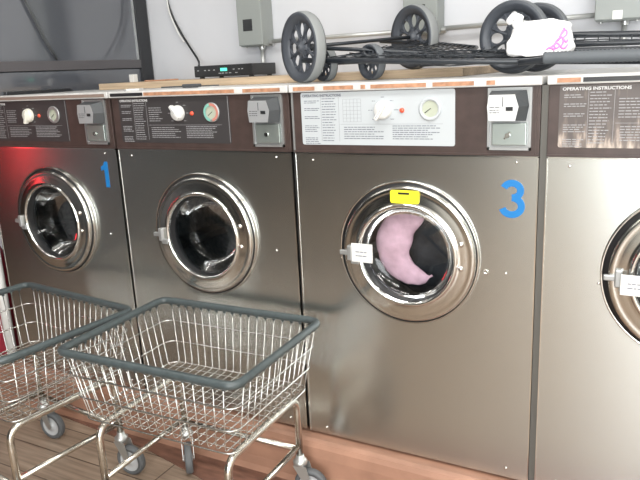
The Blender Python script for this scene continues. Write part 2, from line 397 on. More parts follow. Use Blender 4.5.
    for q in range(6):
        f = bm.faces.new([a[q], b[q], b[(q+1) % 6], a[(q+1) % 6]]); f.material_index = 0 if q in (0, 1) else 1
    mh = finish('coin_meter', bm, [M['whitemeter'] if i >= 0 else M['greymeter'], M['darkgrey']], cu)
    bm = B(); box(bm, c0+.05, c0+.066, -.037, -.0355, mz0+.026, mz0+.035); finish('price_window', bm, M['black'], mh)
    bm = B(); box(bm, c0+.042, c0+.0435, -.037, -.0355, mz0+.036, mz0+.058); lines(bm, c0+.012, c0+.042, mz0+.034, mz0+.022, 3, r, -.0361, .0016); finish('coin_slot', bm, M['darkgrey'], mh)
    bm = B(); box(bm, c0+.012, c1-.010, -.012, -.002, d0+.012, mz0-.004, .002); dr = finish('coin_drawer', bm, M['drawer'], cu)
    bm = B(); cyl(bm, (c0+.050, -.012, d0+.036), (0, -1, 0), .006, .004, 20); finish('drawer_lock', bm, M['chrome'], dr)
    bm = B(); mt = Matrix.Translation((c0+.050, -.018, d0+.036)) @ Matrix.Rotation(-.9, 4, 'Y'); box(bm, -.011, .011, -.001, .001, -.002, .002, mtx=mt)
    if i in (0,): finish('drawer_key', bm, M['chrome'], dr)
    else: bm.free()
    # screws
    for x, z in ((.063, 1.013), (.622, 1.019), (.065, .181), (.615, .185), (.14, .736), (.603, .738)): screw(t, x, z-ZB)
    if i == 0:
        bm = B(); lathe(bm, [(.007, 0), (.0065, .003), (.004, .003), (.0035, .001), (0, .001)], (.553, 0, .736-ZB), n=20); finish('latch_screw', bm, M['ring'], t)
    # fixed ring and gasket around opening
    bm = B(); lathe(bm, [(.160, -.03), (.160, .004), (.190, .006), (.1945, .012), (.1975, .010), (.1985, 0), (.1985, -.001)], (cx, 0, cz), n=96); finish('door_surround', bm, M['ring'], t)
    bm = B(); lathe(bm, [(.172, .006), (.192, .0065), (.192, .012), (.172, .018)], (cx, 0, cz), n=96); finish('gasket', bm, M['gasket'], t)
    # door ring
    ddx = .006
    bm = B()
    lathe(bm, [(.173, .008), (.185, .014), (.1865, .019), (.184, .025), (.179, .028), (.173, .0265), (.164, .0275), (.150, .030), (.142, .030), (.139, .033), (.1345, .0345), (.131, .031), (.130, .026), (.1305, .010), (.135, .002), (.160, -.004)], (cx+ddx, 0, cz), n=96)
    dr = finish('door', bm, M['ring'], t)
    bm = B(); lathe(bm, [(.142, .0304), (.139, .0345), (.1345, .036), (.1305, .032), (.1295, .025)], (cx+ddx, 0, cz), n=96); finish('inner_rim', bm, M['ringdark'], dr)
    bm = B(); lathe(bm, [(.1298, .027), (.127, .022), (.1255, .010), (.1245, .004), (.122, -.002), (.124, -.006)], (cx+ddx, 0, cz), n=96); finish('glass_seal', bm, M['gasket'], dr)
    bm = B(); lathe(bm, [(.1255, .008), (.122, .0), (.115, -.008), (.098, -.016), (.05, -.022), (0, -.024)] if i == 0 else [(.1255, .008), (.119, -.006), (.108, -.030), (.098, -.048), (.084, -.056), (.05, -.060), (0, -.062)], (cx+ddx, 0, cz), n=96); finish('door_glass', bm, M['glass' if i == 0 else 'bowl'], dr)
    for z in (.805, .741):
        bm = B(); lathe(bm, [(.0075, 0), (.0075, .003), (.005, .0065), (0, .0075)], (.495, -.0275, z+.006-ZB), n=20); finish('door_bolt', bm, M['chrome'], dr)
    # lever at the left of the door
    bm = B(); box(bm, .176, .192, -.040, -.02, .742-ZB, .785-ZB, .004); box(bm, .186, .212, -.038, -.028, .733-ZB, .750-ZB, .003); box(bm, .152, .178, -.036, -.026, .756-ZB, .770-ZB, .003)
    finish('door_lever', bm, M['silver'], dr)
    # drum
    bm = B(); lathe(bm, [(.158, -.012), (.165, -.03), (.168, -.035)], (cx, 0, cz), n=64); finish('drum_gasket', bm, M['gasket'], t)
    bm = B(); lathe(bm, [(.150, -.036), (.158, -.04), (.235, -.07), (.245, -.10), (.245, -.42), (.22, -.45), (0, -.46)], (cx, 0, cz), n=72)
    dm = finish('drum', bm, M['drum'], t)
    for a in (80, 200, 320):
        bm = B(); ca, sa = math.cos(math.radians(a)), math.sin(math.radians(a))
        c = Vector((cx+.232*ca, 0, cz+.232*sa)); tn = Vector((-sa, 0, ca))*.022; inn = Vector((-ca, 0, -sa))*.05
        A = [[bm.verts.new(p+Vector((0, y, 0))) for p in (c-tn, c+inn, c+tn)] for y in (.12, .41)]
        bm.faces.new(A[0]); bm.faces.new(A[1][::-1])
        for q in range(3): bm.faces.new([A[0][q], A[0][(q+1) % 3], A[1][(q+1) % 3], A[1][q]])
        finish('drum_paddle', bm, M['drum'], dm)
    # numbers
    if i == -2:
        nx, z0, z1 = -.7445+2*W, .903-ZB, .990-ZB
        bm = B(); prism(bm, [(nx+.013, z0), (nx+.013, z1), (nx-.001, z1), (nx-.006, z1-.011), (nx-.019, z1-.018), (nx-.019, z1-.031), (nx-.004, z1-.027), (nx-.004, z0)], -.0008, .0004)
        finish('number_sticker', bm, M['blue'], t)
    if i == 0:
        bm = B(); X, z0, z1 = .613, .8815-ZB, .977-ZB
        st = .0084; path = []
        def arc(cx_, cz_, rx, rz, a0, a1, n): return [(cx_+rx*math.cos(math.radians(a0+(a1-a0)*k/n)), cz_+rz*math.sin(math.radians(a0+(a1-a0)*k/n))) for k in range(n+1)]
        up = arc(X, z1-.0266, .0205, .0181, 160, -90, 20); lo = arc(X, z0+.0297, .0235, .0211, 90, -163, 22)
        for pl in (up, lo):
            L = []
            for k, p in enumerate(pl):
                a = Vector(pl[max(0, k-1)]); b = Vector(pl[min(len(pl)-1, k+1)]); d = (b-a).normalized(); nn = Vector((-d.y, d.x))*st; p = Vector(p); L.append((p+nn, p-nn))
            poly = [q[0] for q in L] + [q[1] for q in L][::-1]
            vs0 = [[bm.verts.new((q[j].x, -.0009 if pl is up else -.0011, q[j].y)) for j in (0, 1)] for q in L]
            vs1 = [[bm.verts.new((q[j].x, .0004, q[j].y)) for j in (0, 1)] for q in L]
            for k in range(len(L)-1):
                bm.faces.new([vs0[k][0], vs0[k][1], vs0[k+1][1], vs0[k+1][0]]); bm.faces.new([vs0[k][0], vs0[k+1][0], vs1[k+1][0], vs1[k][0]]); bm.faces.new([vs0[k][1], vs1[k][1], vs1[k+1][1], vs0[k+1][1]])
        finish('number_sticker', bm, M['blue'], t)
        # yellow warning tag curved onto the ring
        bm = B(); prism(bm, rrect(.306, .386, .910-ZB, .9445-ZB, .006), -.0315, -.0295)
        o = finish('warning_tag', bm, M['yellow'], dr); o['label'] = 'yellow warning tag'
        bm = B(); box(bm, .328, .359, -.0319, -.0313, .9335-ZB, .9390-ZB); finish('tag_heading', bm, M['black'], o)
        bm = B(); lines(bm, .315, .378, .928-ZB, .915-ZB, 4, r, -.0316, .0009); finish('tag_print', bm, mat('tag_ink', (.5, .45, .05), .5), o)
        bm = B(); box(bm, .196, .258, -.050, -.0455, .744-ZB, .796-ZB, .001); o = finish('lever_sign', bm, M['white'], dr); o['label'] = 'square white pull sign'
        bm = B(); lines(bm, .209, .243, .773-ZB, .762-ZB, 2, r, -.0502, .003); finish('sign_print', bm, M['frameink'], o)
    if i == 1:
        bm = B(); box(bm, .190, .280, -.050, -.0455, .730-ZB, .778-ZB, .001); o = finish('lever_sign', bm, M['white'], dr); o['label'] = 'white pull sign'
        bm = B(); lines(bm, .205, .268, .758-ZB, .748-ZB, 2, r, -.0502, .003); finish('sign_print', bm, M['frameink'], o)
    return t
for i in (-2, -1, 0, 1): washer(i, None)

# laundry inside washer 3
def lumpy(bm, fn, nu, nv, amp, seed, closed_u=False):
    from mathutils import noise
    G = []
    for a in range(nu+1):
        row = []
        for b in range(nv):
            p = Vector(fn(a/nu, b/nv)); q = noise.noise_vector(p*22+Vector((seed, 0, 0)))*amp + noise.noise_vector(p*60+Vector((seed, 3, 0)))*amp*.35
            row.append(bm.verts.new(p+q))
        G.append(row)
    for a in range(nu):
        for b in range(nv):
            f = bm.faces.new([G[a][b], G[a][(b+1) % nv], G[a+1][(b+1) % nv], G[a+1][b]]); f.smooth = True
    bm.faces.new(G[0]); bm.faces.new(G[-1][::-1])
def cres(u, v):
    a = math.radians(72 + 232*u); R = .094; rr = .004 + .056*math.sin(PI*min(1, u*1.02+.02))**.55*(1-.28*u)
    c = Vector((.34+R*math.cos(a)*.95, 0, .768+R*math.sin(a))); out = Vector((math.cos(a), 0, math.sin(a)))
    return c + out*rr*math.cos(2*PI*v)*1.0 + Vector((0, .064+.42*rr*math.sin(2*PI*v), 0)) - out*rr*.45
bm = B(); lumpy(bm, cres, 44, 20, .007, 1)
tag(finish('pink_laundry', bm, M['pink']), 'pink cloth pressed against the glass inside the washer numbered 3', 'clothes')
def blob(u, v):
    th = PI*(.02+.96*u); ph = 2*PI*v
    return (.352+.150*math.sin(th)*math.cos(ph), .188+.095*math.cos(th), .735+.145*math.sin(th)*math.sin(ph))
bm = B(); lumpy(bm, blob, 24, 32, .014, 5)
tag(finish('dark_laundry', bm, M['darkcloth']), 'dark wet clothes tumbling behind the pink cloth in the washer numbered 3', 'clothes')

# ------------------------------------------------------------------ things behind and on top
LZ = 1.243
bm = B(); box(bm, -1.04, .40, .30, .795, 1.2196, LZ, .002)
tag(finish('wooden_shelf_board', bm, M['wood']), 'long pale wooden board lying along the back of the washer tops', 'shelf board')

# television seen side-on at left
tv = thing('television', 'large dark flat-screen television standing on the washer numbered 1 at upper left', 'television', (-1.2, .3, 1.2196))
def TX(bm, x0, x1, y0, y1, z0, z1, bev=0): box(bm, x0, x1, y0-.3, y1-.3, z0-1.2196, z1-1.2196, bev)
bm = B(); TX(bm, -.05, -.002, -.33, .79, 1.30, 1.95, .004); finish('casing', bm, M['bezelblack'], tv)
bm = B(); TX(bm, -.003, .004, -.33, .79, 1.302, 1.338, .0015); TX(bm, -.003, .004, -.33, .79, 1.915, 1.95, .0015); TX(bm, -.003, .004, -.33, -.29, 1.338, 1.915, .001); finish('bezel', bm, M['bezel'], tv)
bm = B(); TX(bm, -.003, .005, .715, .79, 1.24, 1.95, .0015); finish('side_post', bm, M['bezelblack'], tv)
bm = B(); TX(bm, -.001, .006, .700, .706, 1.338, 1.915); finish('inner_edge', bm, M['silver'], tv)
bm = B(); TX(bm, -.004, .0, -.29, .715, 1.338, 1.915); finish('screen', bm, M['screen'], tv)
bm = B(); TX(bm, -.06, -.004, -.33, .72, 1.2196, 1.30, .003); finish('stand', bm, M['screen'], tv)
bm = B(); TX(bm, -.004, .012, .0, .30, 1.2196, 1.232, .002); finish('stand_foot', bm, M['bezelblack'], tv)

# cable hanging in front of the screen
bm = B(); tube(bm, [(-1.186, .12, 1.61), (-1.19, .1416, 1.554), (-1.19, .173, 1.485), (-1.19, .205, 1.414), (-1.19, .248, 1.342)], .005, 8)
tag(finish('power_cable', bm, M['darkgrey']), 'dark cable hanging down in front of the television screen', 'cable')

# black player box
pl = thing('disc_player', 'slim black disc player with green display on the wooden board', 'disc player', (-.648, .58, LZ))
bm = B(); box(bm, -.142, .142, 0, .165, .006, .050, .002); finish('case', bm, M['black'], pl)
bm = B(); box(bm, -.140, .140, -.003, .0, .008, .048, .001); fr = finish('front', bm, M['black'], pl)
bm = B(); box(bm, -.01, .022, -.0036, -.0028, .026, .038); finish('display', bm, M['led'], fr)
bm = B()
for x in (-.125, -.09, -.07, -.045, .05, .075, .09): box(bm, x, x+.008, -.0036, -.0028, .030, .033)
for x in (-.02, -.005, .012, .03, .06): box(bm, x, x+.011, -.0036, -.0028, .017, .0195)
finish('printing', bm, M['hub'], fr)
for x in (-.12, .12):
    for y in (.02, .15): bm = B(); cyl(bm, (x, y, 0), (0, 0, 1), .01, .007, 12); finish('foot', bm, M['gasket'], pl)
def spline(pts, n=10):
    P = [Vector(p) for p in pts]; out = []
    for i in range(len(P)-1):
        a = P[max(i-1, 0)]; b = P[i]; c = P[i+1]; d = P[min(i+2, len(P)-1)]
        for k in range(n):
            t = k/n; out.append(.5*((2*b)+(c-a)*t+(2*a-5*b+4*c-d)*t*t+(3*b-a-3*c+d)*t**3))
    out.append(P[-1]); return out
bm = B(); tube(bm, spline([(-1.13, .79, 1.75), (-1.075, .785, 1.60), (-1.05, .785, 1.52), (-1.01, .78, 1.45), (-.96, .77, 1.385), (-.90, .75, 1.32), (-.86, .70, 1.294)]), .0048, 8)
tag(finish('player_cable', bm, M['black']), 'black cable running down the back wall into the disc player', 'cable')
bm = B(); tube(bm, spline([(-1.11, .785, 1.75), (-1.068, .778, 1.60), (-1.055, .776, 1.53), (-1.015, .772, 1.445), (-.982, .768, 1.40)]), .0034, 8)
tag(finish('white_cable', bm, M['white']), 'thin white cable hanging on the wall along the black one', 'cable')

# little things lying on the tops
bm = B(); box(bm, -.03, .03, -.014, .014, 0, .012, .004); box(bm, -.115, -.03, -.003, .003, .002, .007, .001); box(bm, .03, .10, -.003, .003, .002, .006, .001)
tag(finish('marker_pen', bm, M['darkgrey'], loc=(-.455, .14, 1.2196), rot=(0, 0, .15)), 'black pen-like tool lying on the washer between numbers 1 and 3', 'pen')
bm = B(); box(bm, -.022, .022, -.02, .02, 0, .006, .001); tag(finish('paper_scrap', bm, M['white'], loc=(-.60, .03, 1.2196), rot=(0, 0, .4)), 'small white paper scrap beside the pen, on the left corner of that washer top', 'paper')
bm = B(); box(bm, -.03, .03, -.012, .012, 0, .002); tag(finish('paper_scrap', bm, M['white'], loc=(-.36, .10, 1.2196), rot=(0, 0, -.2)), 'thin white paper scrap right of the pen, in front of the board', 'paper')
bm = B(); box(bm, -.012, .012, -.012, .012, 0, .03, .002); tag(finish('plug_adapter', bm, M['white'], loc=(-.97, .42, LZ)), 'small white plug cube standing on the left end of the board beside the television', 'plug')
bm = B(); tube(bm, spline([(-.90, .42, LZ+.003), (-.86, .37, LZ+.003), (-.82, .33, LZ+.003), (-.79, .40, LZ+.003), (-.76, .44, LZ+.003)]), .0028, 6)
tag(finish('brown_cord', bm, M['ltrim']), 'short brown cord looped on the board left of the disc player', 'cord')

# electrical boxes and conduits on wall
def ebox(px0, px1, label, win, note=None):
    w = px1-px0; t = thing('switch_box', label, 'electrical box', (px0, WALL, 1.360), 'grey switch boxes on the wall')
    h = .34 if note is None else .32
    bm = B(); box(bm, .0, w, -.085, -.004, 0, h, .003); bd = finish('case', bm, M['box'], t)
    bm = B(); box(bm, -.003, w+.003, -.094, -.083, .004, h-.004, .003); cv = finish('cover', bm, M['box'], t)
    bm = B(); box(bm, w*win[0], w*win[1], -.0955, -.093, win[2], win[3], .001); finish('handle_window', bm, M['black'], cv)
    bm = B()
    for x in (.012, w-.012): cyl(bm, (x, -.06, -.004), (0, 0, 1), .004, .006, 10)
    finish('cover_screw', bm, M['zinc'], cv)
    bm = B(); cyl(bm, (w*.62, -.032, -.012), (0, 0, 1), .013, .014, 16); finish('conduit_fitting', bm, M['zinc'], t); bm = B(); cyl(bm, (w+.001, -.04, .012), (1, 0, 0), .012, .018, 16); finish('conduit_fitting', bm, M['zinc'], t)
    bm = B(); tube(bm, [(w*.62, -.032, -.010), (w*.62, -.032, -.11)], .008, 12); finish('drop_conduit', bm, M['conduit'], t)
    if note: bm = B(); box(bm, w*.38, w*.60, -.096, -.0935, .004, .03); finish('paper_note', bm, M['white'], cv)
    return t
ebox(-.648, -.538, 'grey switch box above the disc player', (.22, .62, .060, .105))
ebox(.065, .185, 'grey switch box partly behind the upright black cart wheel in mid-picture', (.50, .66, .085, .10))
ebox(.700, .828, 'grey switch box with white note at the upper right edge', (.25, .68, .073, .12), True)
for a, b, lab in ((-.51, .063, 'conduit'), (.212, .698, 'conduit')):
    bm = B(); tube(bm, [(a-.012, WALL-.04, 1.377), (b, WALL-.04, 1.377 if a < 0 else 1.383)], .0085, 12)
    tag(finish('wall_conduit', bm, M['conduit']), 'grey conduit pipe on the wall between the left and middle switch boxes' if a < 0 else 'grey conduit pipe on the wall between the middle and right switch boxes', 'pipe')

# ------------------------------------------------------------------ folding carts
def spoked(parent, c, normal, R, w, name='wheel', tyre='tyre', nsp=8):
    """wheel with 8 oval holes, normal points to outer face"""
    n = Vector(normal).normalized(); u = n.cross(Vector((0, 0, 1))).normalized(); v = u.cross(n); c = Vector(c)
    bm = B(); lathe(bm, [(R*.90, w/2), (R*.94, w/2+.001), (R*.97, w/2-.001), (R, w*.3), (R, -w*.3), (R*.97, -w/2), (R*.90, -w/2)], c, n, 56)
    ty = finish(name, bm, M[tyre], parent)
    bm = B(); lathe(bm, [(R*.70, w*.22), (R*.78, w*.30), (R*.84, w/2), (R*.965, w/2+.0022), (R*.965, -w/2-.001), (R*.84, -w/2), (R*.70, -w*.22)], c, n, 56, closed=True)
    lathe(bm, [(0, w*.62), (R*.09, w*.6), (R*.11, w*.5), (R*.20, w*.22), (R*.27, w*.16), (R*.27, -w*.16), (R*.12, -w*.5), (0, -w*.5)], c, n, 32)
    # disc with holes: build sectors
    sub = 12
    for s in range(nsp):
        a0 = 2*PI*s/nsp; half = PI/nsp
        hc = a0; rh = R*.50; ra, rt = R*.20, R*.145
        outer = []; hole = []
        K = 24
        for k in range(K):
            t_ = 2*PI*k/K; hx = rh + ra*math.cos(t_); hy = rt*math.sin(t_)
            hole.append((hx, hy))
            # outer boundary of wedge in direction from hole centre
            dx, dy = math.cos(t_), math.sin(t_); lo, hi = 0, R
            for _ in range(24):
                m_ = (lo+hi)/2; x, y = rh+dx*m_, dy*m_; rr = math.hypot(x, y); aa = abs(math.atan2(y, x))
                if rr < R*.72 and rr > R*.24 and aa < half: lo = m_
                else: hi = m_
            outer.append((rh+dx*lo, dy*lo))
        def P(x, y, h):
            ca, sa = math.cos(a0), math.sin(a0); X, Y = x*ca-y*sa, x*sa+y*ca
            return bm.verts.new(c + u*X + v*Y + n*h)
        h1, h0 = w*.12, -w*.12
        A = [[P(*outer[k], h1), P(*hole[k], h1), P(*hole[k], h0), P(*outer[k], h0)] for k in range(K)]
        for k in range(K):
            a, b = A[k], A[(k+1) % K]
            for j in range(3): bm.faces.new([a[j], a[j+1], b[j+1], b[j]])
        # raised rib along boundary
        ab = a0+half; d = u*math.cos(ab)+v*math.sin(ab)
        tube(bm, [c+d*R*.12+n*w*.16, c+d*R*.76+n*w*.13], .0028*R/.1, 6)
    o = finish('wheel_centre', bm, M['cartwheel'], ty)
    return ty
def wheel_plane(): pass
ca_ = thing('folding_shopping_cart', 'black folded wire shopping cart lying on the washers, big spoked wheel at its left end', 'shopping cart', (0, .13, 1.2196), 'folded shopping carts')
OA = Vector((0, .13, 1.2196))
class Sh:
    pass
def L(p, O=OA): return Vector(p)-O
w1 = Vector((-.024, .13, 1.3215)); w2 = Vector((.180, .50, LZ+.101)); ax = (w2-w1).normalized()
nrm = Vector((-ax.x, -ax.y, 0)).normalized()
spoked(ca_, L(w1), nrm, .101, .032)
spoked(ca_, L(w2), nrm, .101, .032)
bm = B(); tube(bm, [L(w1-nrm*-.02), L(w2+nrm*.02)], .0055, 10); tube(bm, [L(w1-nrm*.016), L(w1-nrm*.045)], .011, 12); finish('axle', bm, M['cartblk'], ca_)
spoked(ca_, L((.155, .215, 1.2196+.052)), nrm, .051, .024, 'small_wheel', 'tyredark')
spoked(ca_, L((-.004, .225, 1.2196+.052)), nrm, .051, .024, 'small_wheel', 'tyre')
def cartgrid(parent, O, near, far, nx, ny, r, seed, sag=.006, m='cartblk'):
    """wire mesh between two rails; near/far are (start,end) points"""
    rr = random.Random(seed); bm = B()
    n0, n1 = map(Vector, near); f0, f1 = map(Vector, far)
    for k in range(nx+1):
        t = k/nx; a = n0.lerp(n1, t); b = f0.lerp(f1, t); j = Vector((rr.uniform(-.006, .006), 0, rr.uniform(-.003, .003)))
        tube(bm, [a-O, a.lerp(b, .5)+j-O-Vector((0, 0, sag)), b-O], r, 5)
    for k in range(1, ny):
        t = k/ny; a = n0.lerp(f0, t); b = n1.lerp(f1, t); P = []
        for q in range(7): P.append(a.lerp(b, q/6)-O+Vector((0, rr.uniform(-.004, .004), rr.uniform(-.004, .005)-sag*.7)))
        tube(bm, P, r, 5)
    o = finish('wire_mesh', bm, M[m], parent); return o
near = ((.0, .12, 1.284), (.41, .12, 1.262)); far = ((.20, .50, 1.335), (.40, .46, 1.300))
bm = B(); tube(bm, [L((-.02, .12, 1.285)), L((.40, .12, 1.262)), L((.92, .12, 1.240))], .0075, 10)
tube(bm, [L((.06, .50, 1.338)), L((.24, .50, 1.322)), L((.395, .46, 1.300)), L((.42, .33, 1.285)), L((.95, .33, 1.268))], .006, 10)
tube(bm, [L((-.01, .16, 1.320)), L((.15, .22, 1.305)), L((.35, .27, 1.283)), L((.62, .27, 1.262))], .006, 10)
tube(bm, [L((.02, .17, 1.283)), L((.30, .26, 1.277)), L((.85, .28, 1.258))], .005, 8)
tube(bm, [L((.10, .12, 1.279)), L((.22, .50, 1.325))], .005, 8); tube(bm, [L((.45, .12, 1.26)), L((.46, .33, 1.284))], .005, 8)
tube(bm, [L((.155, .215, 1.272)), L((.14, .19, 1.300))], .005, 8); tube(bm, [L((.155, .215, 1.272)), L((-.004, .225, 1.272))], .004, 8)
finish('frame', bm, M['cartblk'], ca_)
cartgrid(ca_, OA, near, far, 13, 9, .0018, 3)
cartgrid(ca_, OA, ((.08, .14, 1.292), (.53, .13, 1.272)), ((.16, .32, 1.318), (.53, .32, 1.289)), 15, 6, .0016, 4)
cartgrid(ca_, OA, ((.30, .14, 1.258), (.88, .14, 1.250)), ((.32, .33, 1.266), (.9, .33, 1.258)), 16, 6, .0018, 9)
bm = B()
pr = []
N = 60
for k in range(N+1):
    pr.append((.0135 + (.0016 if k % 2 else 0), k*.0045))
lathe(bm, [(0, 0)]+pr+[(0, N*.0045)], L((.66, .09, 1.2585)), (1, 0, -.015), 16); finish('handle_grip', bm, M['grip'], ca_)
bm = B(); tube(bm, [L((.60, .10, 1.250)), L((.70, .09, 1.2585)), L((1.05, .09, 1.252))], .008, 10); finish('handle_bar', bm, M['cartblk'], ca_)

cb_ = thing('folding_shopping_cart', 'second black folded shopping cart behind the white bag, spoked wheel pair up', 'shopping cart', (.52, .38, 1.2196), 'folded shopping carts')
OB = Vector((.52, .38, 1.2196)); nb = Vector((-.2, -.98, 0)).normalized()
w3 = Vector((.523, .38, 1.3205)); w4 = Vector((.552, .56, 1.3205))
spoked(cb_, w3-OB, nb, .101, .03, tyre='tyredark'); spoked(cb_, w4-OB, nb, .101, .03, tyre='tyredark')
bm = B(); tube(bm, [w3-OB, w4-OB], .0055, 10); finish('axle', bm, M['cartblk'], cb_)
bm = B(); tube(bm, [Vector(p)-OB for p in ((.56, .46, 1.320), (.70, .47, 1.318), (1.05, .46, 1.300))], .009, 10)
tube(bm, [Vector(p)-OB for p in ((.58, .40, 1.292), (.75, .40, 1.290), (1.05, .40, 1.283))], .0075, 10)
tube(bm, [Vector(p)-OB for p in ((.54, .42, 1.320), (.56, .46, 1.320))], .006, 10)
tube(bm, [Vector(p)-OB for p in ((.54, .42, 1.320), (.58, .40, 1.292))], .006, 10)
tube(bm, [Vector(p)-OB for p in ((1.02, .46, 1.302), (1.02, .40, 1.284), (1.02, .42, 1.2205))], .006, 10)
finish('frame', bm, M['cartblk'], cb_)
cartgrid(cb_, OB, ((.62, .40, 1.291), (1.03, .40, 1.284)), ((.62, .47, 1.319), (1.03, .46, 1.301)), 14, 4, .0018, 5, .002)

# white bag with pink print
from mathutils import noise as NZ
bag = thing('plastic_bag', 'crumpled white plastic bag with pink print lying on the black folded cart', 'bag', (.634, .185, 1.270))
bm = B(); nu, nv = 30, 56; G = []
sil = [(0, .066), (.08, .080), (.2, .083), (.4, .080), (.6, .074), (.8, .070), (.92, .062), (1, .030)]
def si(t):
    for (a, b), (c, d) in zip(sil, sil[1:]):
        if t <= c: return b+(d-b)*(t-a)/(c-a)
    return sil[-1][1]
for a in range(nu+1):
    t = a/nu; row = []; z = .084*t - .004
    for b in range(nv):
        ph = 2*PI*b/nv; cxx, syy = math.cos(ph), math.sin(ph)
        q = .55; X = si(t)*math.copysign(abs(cxx)**q, cxx); Y = (.048 - .02*t)*math.copysign(abs(syy)**.8, syy)
        lean = -.004*(1-t) + (.0 if X < 0 else .004*t)
        zz = z - (.012*t if X < 0 else 0)*0
        p = Vector((X+lean, Y, zz))
        d = NZ.noise_vector(p*26)*.006 + NZ.noise_vector(p*70)*.002
        row.append(bm.verts.new(p+d))
    G.append(row)
for a in range(nu):
    for b in range(nv): f = bm.faces.new([G[a][b], G[a][(b+1) % nv], G[a+1][(b+1) % nv], G[a+1][b]]); f.smooth = True
bm.faces.new(G[0]); bm.faces.new(G[-1][::-1])
bmesh.ops.recalc_face_normals(bm, faces=bm.faces)
bvh = BVHTree.FromBMesh(bm); body = finish('bag_body', bm, M['bag'], bag)
bm = B(); P = [Vector((-.048, 0, .062)), Vector((-.056, -.004, .072)), Vector((-.060, -.005, .079)), Vector((-.054, -.007, .086)), Vector((-.066, -.007, .091)), Vector((-.076, -.006, .085)), Vector((-.082, -.005, .076))]
tube(bm, spline(P, 6), [.75*q for q in (.022, .019, .016, .014, .013, .0135, .015, .017, .018, .018, .018, .017, .017, .0165, .016, .016, .0155, .016, .017, .018, .018, .018, .017, .017, .016, .0155, .015, .0145, .014, .014, .013, .012, .0115, .010, .009, .007, .004)], 14)
for v in bm.verts: v.co += NZ.noise_vector(v.co*60)*.003
finish('tied_ear', bm, M['bag'], body)
bm = B()
cur = [[(.030, .010), (.038, .018), (.046, .022), (.052, .016), (.044, .010), (.040, .020), (.048, .032), (.056, .036), (.060, .026), (.056, .012), (.064, .010), (.070, .018)],
       [(.050, .036), (.058, .048), (.064, .052), (.066, .042), (.060, .034), (.066, .024), (.070, .030)],
       [(.022, .008), (.030, .014), (.036, .010), (.042, .006)], [(.046, .028), (.052, .034), (.054, .044), (.060, .058)]]
for c in cur:
    P = [p for p in spline([(x, 0, z) for x, z in c], 5)]; Q = []
    for p in P:
        h = bvh.ray_cast(Vector((p.x, -.3, p.z)), Vector((0, 1, 0)))
        if h[0]: Q.append(h[0]+Vector((0, -.0005, 0)))
    if len(Q) > 2: tube(bm, Q, .0027, 6)
finish('pink_print', bm, M['magenta'], body)

